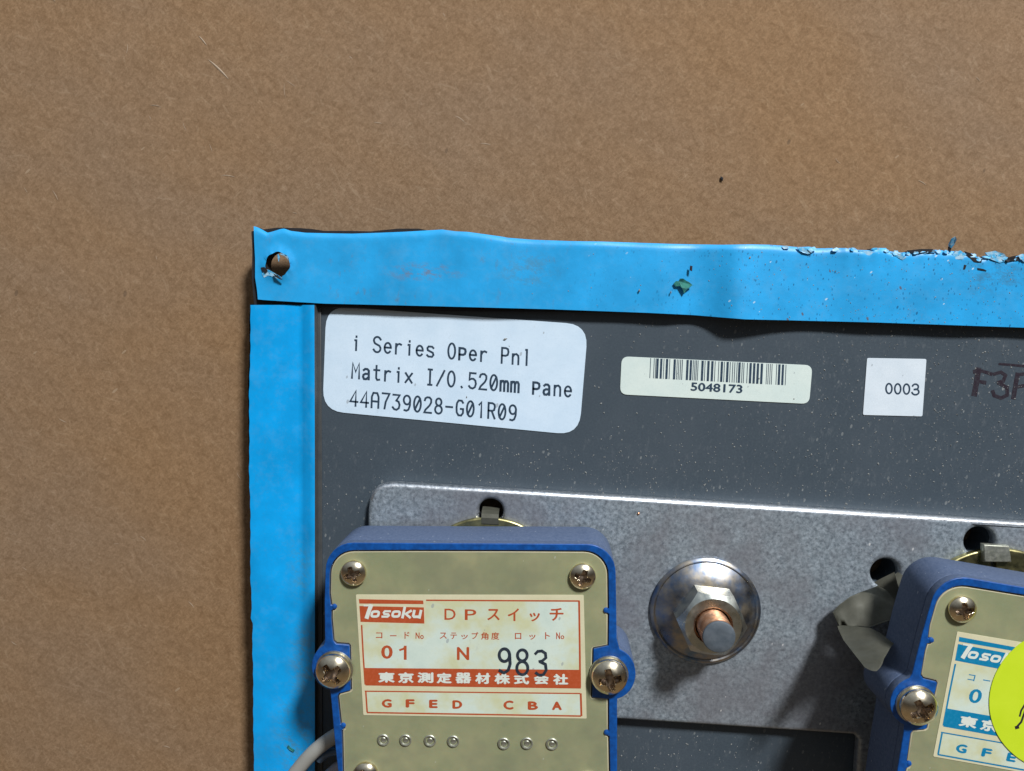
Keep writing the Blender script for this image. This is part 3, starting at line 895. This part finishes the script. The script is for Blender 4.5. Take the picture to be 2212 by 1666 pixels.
for x, y in ((722, 1311), (1309, 1319), (741, 1568), (1310, 1583)):
    c_ = U(x, y, ZF)
    link('housing_peg', lathe([(0.040, ZF-0.10), (0.040, ZF-0.012), (0.034, ZF+0.002), (0.018, ZF+0.010)], 20, c_.x, c_.y), M['rim'], SW)
# crosshead screw: one mesh per size
def screw_mesh(R, h, rot):
    NA, NRr = 96, 26
    vs = [(0, 0, 0)]; fs = []
    def zz(x, y):
        r = math.hypot(x, y)/R
        z = h*(0.42+0.58*(1-r**2.6)); z_top = z
        ca, sa = cos(rot), sin(rot)
        u, v = abs(x*ca+y*sa)/R, abs(-x*sa+y*ca)/R
        arm = 1e9
        for p, q in ((u, v), (v, u)):
            hw = 0.215-0.14*p                       # arm narrows outwards
            dd = max(q-hw, p-0.60)
            arm = min(arm, dd)
        arm = min(arm, math.hypot(u, v)-0.22)
        if arm < 0.03:
            t = min(1, max(0, (0.03-arm)/0.045))
            z -= h*0.95*(1-min(1, r)*0.35)*t*t*(3-2*t)
        return (z, z_top-z)
    vs[0] = (0, 0, zz(0, 0)[0])
    for j in range(1, NRr+1):
        r = R*(j/NRr)**0.9
        for k in range(NA):
            a = 2*pi*k/NA; x, y = r*cos(a), r*sin(a)
            vs.append((x, y, zz(x, y)[0] if j < NRr else h*0.36))
    for k in range(NA): fs.append((0, 1+k, 1+(k+1) % NA))
    for j in range(NRr-1):
        for k in range(NA):
            a, b = 1+j*NA+k, 1+j*NA+(k+1) % NA; fs.append((a, a+NA, b+NA, b))
    b0 = len(vs)
    for k in range(NA):
        a = 2*pi*k/NA; vs.append((R*0.97*cos(a), R*0.97*sin(a), 0))
    for k in range(NA):
        a, b = 1+(NRr-1)*NA+k, 1+(NRr-1)*NA+(k+1) % NA; fs.append((a, b0+k, b0+(k+1) % NA, b))
    me = mesh('screw_head', vs, fs, True)
    me.set_sharp_from_angle(angle=radians(60))
    me.materials.append(M['screw']); me.materials.append(M['recess_shade'])
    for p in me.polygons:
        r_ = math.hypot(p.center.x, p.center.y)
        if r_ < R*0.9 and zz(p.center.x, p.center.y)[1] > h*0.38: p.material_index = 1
    return me
PXF = (12-ZF)/F
big_a = screw_mesh(40.5*PXF*0.985, 0.20, radians(38)); big_b = screw_mesh(40.5*PXF*0.985, 0.20, radians(12))
sm_a = screw_mesh(29*PXF, 0.13, radians(20)); sm_b = screw_mesh(29*PXF, 0.13, radians(70))
for (x, y), me, z, zm in (((761.6, 1241), sm_a, ZF-0.02, 0.09), ((1259, 1248), sm_b, ZF-0.02, 0.09), ((788, 1678), sm_a, ZF-0.02, 0.09), ((1268, 1700), sm_b, ZF-0.02, 0.09)):
    c_ = U(x, y, z+zm); link('board_screw', me, M['screw'], SW, (c_.x, c_.y, z))
for (x, y), me in (((718.6, 1452.4), big_a), ((1317, 1464.5), big_b)):
    c_ = U(x, y, ZF+0.12)
    wm = lathe([(0.285, ZF+0.002), (0.292, ZF+0.012), (0.285, ZF+0.03), (0.15, ZF+0.032)], 40, c_.x, c_.y, False)
    s_ = link('lug_screw', me, M['screw'], SW, (c_.x, c_.y, ZF+0.03))
    link('spring_washer', wm, M['nut'], s_)
# eyelets
ring = lathe([(0.092, 0), (0.095, 0.016), (0.086, 0.026), (0.072, 0.024), (0.060, -0.004), (0.050, -0.012), (0.044, 0.006), (0.034, 0.014), (0.015, 0.013)], 32)
for x, y in ((535, 1063), (680, 1065), (840, 1068), (992, 1072), (1322, 1087), (1473, 1085), (1637, 1090)):
    p_ = d6(x, y); c_ = U(p_[0], p_[1], ZF-0.005)
    link('eyelet', ring, M['solder'], SW, (c_.x, c_.y, ZF-0.0205))
# label on the board
ZL = ZF-0.02+0.006
def cL(dz=0.0): return conv(748.4, 1263.6, 4.205, ZL+dz)
f_ = cL()
pts = rounded([f_(85, 88), f_(2155, 92), f_(2182, 1216), f_(153, 1184)], 0.02, 3)
lab = link('paper_label', prism([pts], ZF-0.0195, ZL, 0.002, 1), M['paper_edge'], SW)
pr = Print(cL(0.0006))
pr.poly([(722, 150), (2104, 156), (2116, 930), (172, 905), (140, 352), (715, 352)])
pr.poly([(180, 975), (2124, 995), (2128, 1182), (196, 1152)])
pr.build('label_field', M['paper_old'], lab)
pr = Print(cL(0.0012))
pr.poly([(112, 130), (697, 142), (700, 175), (117, 170)][::-1])
pr.poly([(117, 192), (703, 205), (708, 352), (128, 336)][::-1])
pr.stroke([(728, 140), (2112, 147)], 13)
pr.stroke([(2113, 150), (2118, 500), (2123, 925)], 17)
pr.stroke([(138, 370), (152, 640), (170, 900)], 14)
pr.poly([(166, 755), (2116, 772), (2130, 942), (172, 914)][::-1])
pr.stroke([(170, 966), (2120, 987)], 11)
pr.stroke([(2128, 992), (2134, 1186)], 18)
pr.stroke([(190, 1160), (2126, 1192)], 13)
pr.stroke([(176, 972), (188, 1152)], 14)
pr.build('printed_frame', M['ink_red'], lab)
pr = Print(cL(0.0014))
for ch, b in (('D', (890, 216, 992, 318)), ('P', (1075, 222, 1180, 320)), ('ス', (1278, 217, 1393, 323)), ('イ', (1465, 212, 1568, 330)), ('ッ', (1662, 252, 1758, 333)), ('チ', (1845, 208, 1972, 328))):
    pr.text(ch, *b, 0.004, 0.006 if ch in 'DP' else 0.016)
pr.build('printed_title', M['ink_red'], lab); pr = Print(cL(0.0014))
for ch, b in (('コ', (268, 432, 326, 486)), ('ー', (395, 457, 455, 467)), ('ド', (527, 427, 572, 490)), ('N', (628, 432, 664, 490)), ('o', (670, 455, 702, 493)), ('ス', (847, 433, 912, 490)), ('テ', (945, 433, 1003, 493)),
              ('ッ', (1042, 452, 1103, 494)), ('プ', (1137, 430, 1197, 492)), ('角', (1222, 430, 1290, 498)), ('度', (1315, 430, 1388, 498)), ('ロ', (1530, 437, 1588, 494)), ('ッ', (1660, 452, 1717, 498)),
              ('ト', (1804, 430, 1848, 494)), ('N', (1905, 432, 1940, 494)), ('o', (1946, 458, 1978, 494))):
    pr.text(ch, *b, 0.004, 0.006)
pr.build('printed_headings', M['ink_red'], lab); pr = Print(cL(0.0014))
for ch, b in (('0', (315, 547, 420, 674)), ('N', (1003, 563, 1115, 685))):
    pr.text(ch, *b, 0.004, 0.022)
pr.stroke([(486, 592), (520, 580), (532, 564)], 18); pr.stroke([(534, 562), (534, 672)], 25)
pr.build('printed_codes', M['ink_red'], lab); pr = Print(cL(0.0014))
for ch, b in (('G', (320, 1036, 412, 1118)), ('F', (537, 1037, 620, 1117)), ('E', (750, 1041, 830, 1122)), ('D', (962, 1046, 1052, 1128)), ('C', (1425, 1048, 1518, 1136)), ('B', (1647, 1056, 1740, 1138)), ('A', (1865, 1057, 1958, 1140))):
    pr.text(ch, *b, 0.004, 0.03)
pr.build('printed_letters', M['ink_red'], lab)
pr = Print(cL(0.0040))
for ch, b in (('東', (287, 790, 440, 890)), ('京', (468, 792, 612, 894)), ('測', (643, 792, 790, 893)), ('定', (818, 796, 957, 897)), ('器', (988, 795, 1135, 897)), ('材', (1168, 797, 1307, 902)),
              ('株', (1343, 802, 1488, 904)), ('式', (1520, 804, 1660, 906)), ('会', (1700, 806, 1840, 906)), ('社', (1877, 806, 2015, 910))):
    pr.text(ch, *b, 0.004, 0.028)
pr.build('company_name', M['ink_pale'], lab); pr = Print(cL(0.0040))
# slanted maker lettering
def sl(pts, x0, w=24, closed=False):
    pr.stroke([(x0+x+0.25*(300-y)*0.9, y) for x, y in pts], w, closed)
pr.stroke([(222, 190), (205, 235), (185, 296)], 36); pr.stroke([(160, 188), (236, 190)], 14)
def rr(x, y, w, h): return [(x+w/2+a, y+h/2-b) for a, b in [(w/2*(1 if abs(cos(t)) > 1 else math.copysign(abs(cos(t))**0.6, cos(t))), h/2*math.copysign(abs(sin(t))**0.6, sin(t))) for t in [2*pi*k/20 for k in range(20)]]]
sl(rr(222, 242, 62, 46), 0, 22, True)
sl([(384, 240), (336, 240), (328, 252), (336, 265), (372, 267), (380, 278), (370, 289), (322, 289)], 0, 19)
sl(rr(412, 242, 62, 46), 0, 22, True)
sl([(508, 206), (508, 296)], 0, 24); sl([(572, 236), (530, 264), (576, 296)], 0, 22)
sl([(602, 236), (602, 280), (612, 290), (650, 290)], 0, 24); sl([(662, 236), (662, 298)], 0, 24)
pr.build('maker_lettering', M['ink_pale'], lab)
pr = Print(cL(0.0062))
pr.stroke([(1435+a, 638-b) for a, b in ell(0, 0, 47, 57, 0, 360, 26)], 27, True)
pr.stroke([(1483, 640), (1487, 720), (1470, 775), (1432, 800), (1392, 778)], 27)
pr.stroke([(1598+a, 640-b) for a, b in ell(0, 0, 44, 50, 0, 360, 24)], 26, True)
pr.stroke([(1598+a, 756-b) for a, b in ell(0, 0, 50, 60, 0, 360, 24)], 26, True)
pr.stroke([(1718, 625), (1738, 604), (1775, 600), (1808, 622), (1812, 662), (1780, 690), (1755, 696)], 25)
pr.stroke([(1765, 700), (1808, 722), (1815, 775), (1790, 815), (1752, 822), (1722, 800)], 26)
stamp = pr.build('stamped_number', M['ink_black'], lab)

# brass lock washer and its locating tab, at bracket level behind the housing
wc = U(1055, 1286, 0.30)
rw = 177/F*11.7
lw = link('lock_washer', prism([disc(wc.xy, rw, 96), disc(wc.xy, 0.6, 48)], ZB+0.002, ZB+0.09, 0.03, 2), M['brass'], SW)
tp = [U(1040, 1118, 0.32), U(1077, 1120, 0.32)]
a, b = tp
up = Vector((0, 1, 0))
prof = [(0.10, 0.325), (0.0, 0.33), (-0.06, 0.30), (-0.10, 0.22), (-0.115, 0.05)]
vs, fs = [], []
for s_, z_ in prof:
    for q, w_ in ((a, 0), (b, 0)):
        vs.append((q.x, q.y-s_, z_))
for s_, z_ in prof:
    for q in (a, b): vs.append((q.x, q.y-s_-0.03, z_-0.035))
N = len(prof)
for i in range(N-1):
    fs.append((2*i, 2*i+1, 2*i+3, 2*i+2)); o_ = 2*N; fs.append((o_+2*i, o_+2*i+2, o_+2*i+3, o_+2*i+1))
    fs.append((2*i, 2*i+2, o_+2*i+2, o_+2*i)); fs.append((2*i+1, o_+2*i+1, o_+2*i+3, 2*i+3))
fs.append((0, 2*N, 2*N+1, 1)); fs.append((2*N-2, 2*N-1, 4*N-1, 4*N-2))
link('locating_tab', mesh('tab', vs, fs), M['plate'], lw)
# bushing between bracket and housing
link('bushing', lathe([(0.75, ZB+0.01), (0.75, 1.0)], 40, wc.x, wc.y, False), M['brass'], SW)

# ---- second switch: a copy, turned and sitting higher
def copy_tree(o, parent=None):
    c_ = o.copy(); C.objects.link(c_); c_.parent = parent
    for ch in list(o.children): copy_tree(ch, c_)
    return c_
SCALE = 1.0
A1 = [(768.9, 1283.7), (784.8, 1544.5), (836, 1520), (885.7, 1519.6), (836, 1408.8), (761.6, 1241), (718.6, 1452.4)]
A2 = [(2062, 1365.5), (2017.5, 1637.7), (2075.6, 1620), (2133, 1626), (2103, 1506), (2078.5, 1313.3), (1984, 1525)]
ZF2 = ZF+0.60
pa = [complex(*U(x, y, ZF).xy) for x, y in A1]; pb = [complex(*U(x, y, ZF2).xy) for x, y in A2]
ma, mb = sum(pa)/len(pa), sum(pb)/len(pb)
k_ = sum((p-ma).conjugate()*(q-mb) for p, q in zip(pa, pb))
ang = math.atan2(k_.imag, k_.real)
rot = complex(cos(ang), sin(ang))
SCALE = abs(k_)/sum(abs(p-ma)**2 for p in pa)
SW2 = copy_tree(SW)
nb = mb+rot*SCALE*(complex(sb.x, sb.y)-ma)
SW2.location = (nb.real, nb.imag, ZF2-SCALE*(ZF-0.3))
SW2.scale = (SCALE,)*3
SW2.rotation_euler = (0, 0, ang)
SW2['label'] = 'blue switch with teal printed label under a neon yellow dot, at the right edge'
remap = {'ink_red': 'ink_teal'}
kill = []
def walk(o):
    yield o
    for ch in o.children: yield from walk(ch)
for o in list(walk(SW2)):
    nm = o.name.split('.')[0]
    if nm.startswith('printed_'):
        o.data = o.data.copy(); o.data.materials[0] = M['ink_teal']
    if nm in ('stamped_number', 'lock_washer', 'locating_tab'): kill.append(o)
for o in kill: bpy.data.objects.remove(o)

# its own lock washer with a notch, lying at bracket level
def under2(name, me, mat, parent=None):
    """link a world-space mesh under the turned second switch"""
    inv = (Matrix.Translation(SW2.location) @ Matrix.Rotation(ang, 4, 'Z') @ Matrix.Diagonal((SCALE, SCALE, SCALE, 1))).inverted()
    me.transform(inv)
    o = bpy.data.objects.new(name, me); me.materials.clear()
    for m in (mat if isinstance(mat, list) else [mat]): me.materials.append(m)
    o.parent = parent or SW2
    C.objects.link(o)
    return o
w2 = U(2150, 1366, 0.30)
def ringarc(c_, r0, r1, a0, a1, n=70):
    return [(c_[0]+r1*cos(radians(a0+(a1-a0)*k/n)), c_[1]+r1*sin(radians(a0+(a1-a0)*k/n))) for k in range(n+1)] + \
           [(c_[0]+r0*cos(radians(a1+(a0-a1)*k/n)), c_[1]+r0*sin(radians(a1+(a0-a1)*k/n))) for k in range(n+1)]
lw2 = under2('lock_washer', prism([ringarc(w2, 0.7, 186/F*11.7, 97, 97+356)], ZB+0.002, ZB+0.11, 0.03, 2), M['brass'])
tb = [U(x, y, 0.42).xy for x, y in ((2126, 1177), (2181, 1180), (2186, 1215), (2126, 1215))]
under2('locating_tab', prism([tb], 0.30, 0.42, 0.02, 2), M['solder'], lw2)

# folded silver plate poking out on the left of the second switch
def sheet(quads, th=0.035):
    vs, fs = [], []
    for q in quads:
        b_ = len(vs); N = len(q)
        a_ = [Vector(U(x, y, z)) for x, y, z in q]
        nn = (a_[1]-a_[0]).cross(a_[2]-a_[0]).normalized()
        if nn.z < 0: nn = -nn
        vs += a_; vs += [v-nn*th for v in a_]
        fs.append(tuple(range(b_, b_+N))); fs.append(tuple(range(b_+2*N-1, b_+N-1, -1)))
        for i in range(N): fs.append((b_+i, b_+(i+1) % N, b_+N+(i+1) % N, b_+N+i))
    me = mesh('sheet', vs, fs)
    bm = bmesh.new(); bm.from_mesh(me)
    bmesh.ops.remove_doubles(bm, verts=bm.verts, dist=0.004)
    bmesh.ops.triangulate(bm, faces=bm.faces)
    bmesh.ops.subdivide_edges(bm, edges=bm.edges, cuts=2, use_grid_fill=True)
    for _ in range(3): bmesh.ops.smooth_vert(bm, verts=[v for v in bm.verts if not v.is_boundary], factor=0.35, use_axis_x=False, use_axis_y=False, use_axis_z=True)
    bm.to_mesh(me); bm.free()
    for p in me.polygons: p.use_smooth = True
    me.set_sharp_from_angle(angle=radians(50))
    return me
under2('silver_plate', sheet([
    [(1942, 1237, .26), (1920, 1253, .30), (1891, 1270, .36), (1862, 1280, .40), (1839, 1290, .44), (1815, 1308, .46), (1801, 1326, .50), (1812, 1350, .60), (1845, 1352, .68), (1880, 1356, .78), (1960, 1330, .9), (1975, 1260, .5)],
    [(1812, 1350, .60), (1828, 1384, .95), (1850, 1412, 1.40), (1878, 1447, 1.88), (1897, 1452, 1.93), (1912, 1425, 1.7), (1930, 1390, 1.3), (1903, 1368, 1.0), (1880, 1356, .80), (1845, 1352, .68)],
]), M['plate'])
under2('plate_tongue', sheet([[(1888, 1258, .58), (1932, 1236, .62), (1950, 1300, .72), (1938, 1302, .70), (1915, 1275, .62), (1898, 1266, .58)]], 0.02), M['plate'])

# neon dot stuck over the teal label
ZN = ZF2-0.02+0.02
nc = U(2307, 1514, ZN)
dot = under2('round_sticker', prism([disc(nc.xy, 165/F*(12-ZN), 72)], ZN-0.012, ZN, 0.002, 1), M['neon'])
pr = Print(lambda x, y: U(x, y, ZN+0.001))
pr.stroke([(2203, 1547), (2206, 1535), (2214, 1522)], 4); pr.stroke([(2197, 1570), (2206, 1560), (2220, 1520)], 4.5); pr.stroke([(2195, 1572), (2199, 1571)], 7)
pr.stroke([(2214, 1522), (2240, 1500), (2250, 1560)], 4)
me = bpy.data.meshes.new('pen'); me.from_pydata(pr.v, [], pr.f)
under2('pen_mark', me, M['ink_maroon'], dot)

# ------------------------------------------------------------------ wires at the lower left
def wire(name, pts, r, mat, label):
    ps = [U(x, y, z) for x, y, z in pts]
    p0 = ps[0]
    o = link(name, tube([p-p0 for p in ps], r, 16, 10), M[mat], None, p0)
    return tag(o, label, 'wire', 'wires below the left switch')
wire('wire', [(560, 1790, .45), (615, 1700, .5), (655, 1645, .55), (696, 1606, .6), (735, 1582, .6), (790, 1560, .6)], 0.118, 'wire_white', 'off white insulated wire bending out over the blue strip at the lower left')
wire('wire', [(680, 1800, .5), (695, 1700, .5), (712, 1668, .55), (745, 1648, .6), (800, 1640, .6)], 0.105, 'wire_grey', 'grey insulated wire tucked against the switch at the bottom edge')
wire('wire', [(690, 1640, .42), (703, 1626, .45), (722, 1621, .48), (760, 1622, .5), (800, 1625, .5)], 0.075, 'wire_blue', 'short smoky blue sleeve between the off white and grey wires')

# ------------------------------------------------------------------ dust and grit as real grains
vs, fs = [], []
def grain(p, r):
    b_ = len(vs); sx_, sy_ = random.uniform(.5, 1.1), random.uniform(.8, 1.7)
    a_ = random.gauss(1.3, .5)
    for x, y, z in ((1, 0, 0), (0, 1, 0), (-1, 0, 0), (0, -1, 0), (0, 0, .9)):
        x, y = x*r*sy_, y*r*sx_
        vs.append((p.x+x*cos(a_)-y*sin(a_), p.y+x*sin(a_)+y*cos(a_), p.z+z*r))
    for i in range(4): fs.append((b_+i, b_+(i+1) % 4, b_+4))
cnt = 0
while cnt < 1300:
    x, y = random.uniform(700, 2212), random.uniform(700, 1140)
    edge = 1045+(x-860)*0.063
    if x > 830 and y > edge-6: continue
    if 697 < x < 1272 and y < 945: continue
    if 1338 < x < 1757 and 768 < y < 875: continue
    if 1862 < x < 2003 and 770 < y < 900: continue
    w = 0.15+0.85*max(0, (x-1300)/900)
    w = max(w, 0.7 if (y > 960 and x > 860) else 0)
    if random.random() > w: continue
    grain(U(x, y, 0.001), random.choice((.006, .007, .008, .010, .014))); cnt += 1
for k in range(170):
    x, y = random.uniform(850, 2212), random.uniform(1100, 1560)
    if 690 < x < 1380 and y > 1130: continue
    if y < 1078+(x-860)*0.065 or x > 1930: continue
    if math.hypot(x-1527, y-1320) < 140: continue
    grain(U(x, y, ZB), random.choice((.005, .006, .008, .011)))
for k in range(60):
    x, y = random.uniform(1340, 1640), random.uniform(1590, 1666)
    grain(U(x, y, 0.001), random.choice((.006, .009, .013)))
for k in range(420):
    x = 2212-abs(random.gauss(0, 420)); x = max(1150, x); t = random.uniform(.1, .97)
    yt, yb = curve_y(TOP, x), curve_y(BOT, x)
    grain(U(x, yt+(yb-yt)*t, flange_z(x, t)-0.001), random.choice((.004, .005, .007, .011)))
for x, y, r in ((2017.0-1320+1590, 640, .02),): grain(U(1672, 604, .17), .02)
grain(U(1091, 733, .013), .026); grain(U(1008, 858, .013), .017); grain(U(1100, 748, .013), .010); grain(U(1640, 818, .013), .012); grain(U(1715, 862, .013), .012); grain(U(1449, 632, .2), .022); grain(U(1620, 557, .25), .016); grain(U(1381, 628, .19), .02)
tag(link('dust_grains', mesh('grains', vs, fs), M['grit']), 'pale dust grains scattered over the dark panel, bracket and blue edge', 'dust', kind='stuff')
g0 = U(1379, 1110, ZB)
# a brown crumb on the bracket
vs, fs = [], []
grain(Vector((0, 0, 0)), .034)
o = link('crumb', mesh('crumb', vs, fs, True), M['copper'], None, g0)
tag(o, 'tiny orange brown crumb on the galvanised bracket above the bolt', 'crumb')
vs, fs = [], []
grain(Vector((0, 0, 0)), .034)
o = link('crumb', mesh('crumb', vs, fs, True), M['black'], None, U(1559, 386, ZC+0.02))
tag(o, 'tiny black crumb on the cardboard above the blue edge', 'crumb')
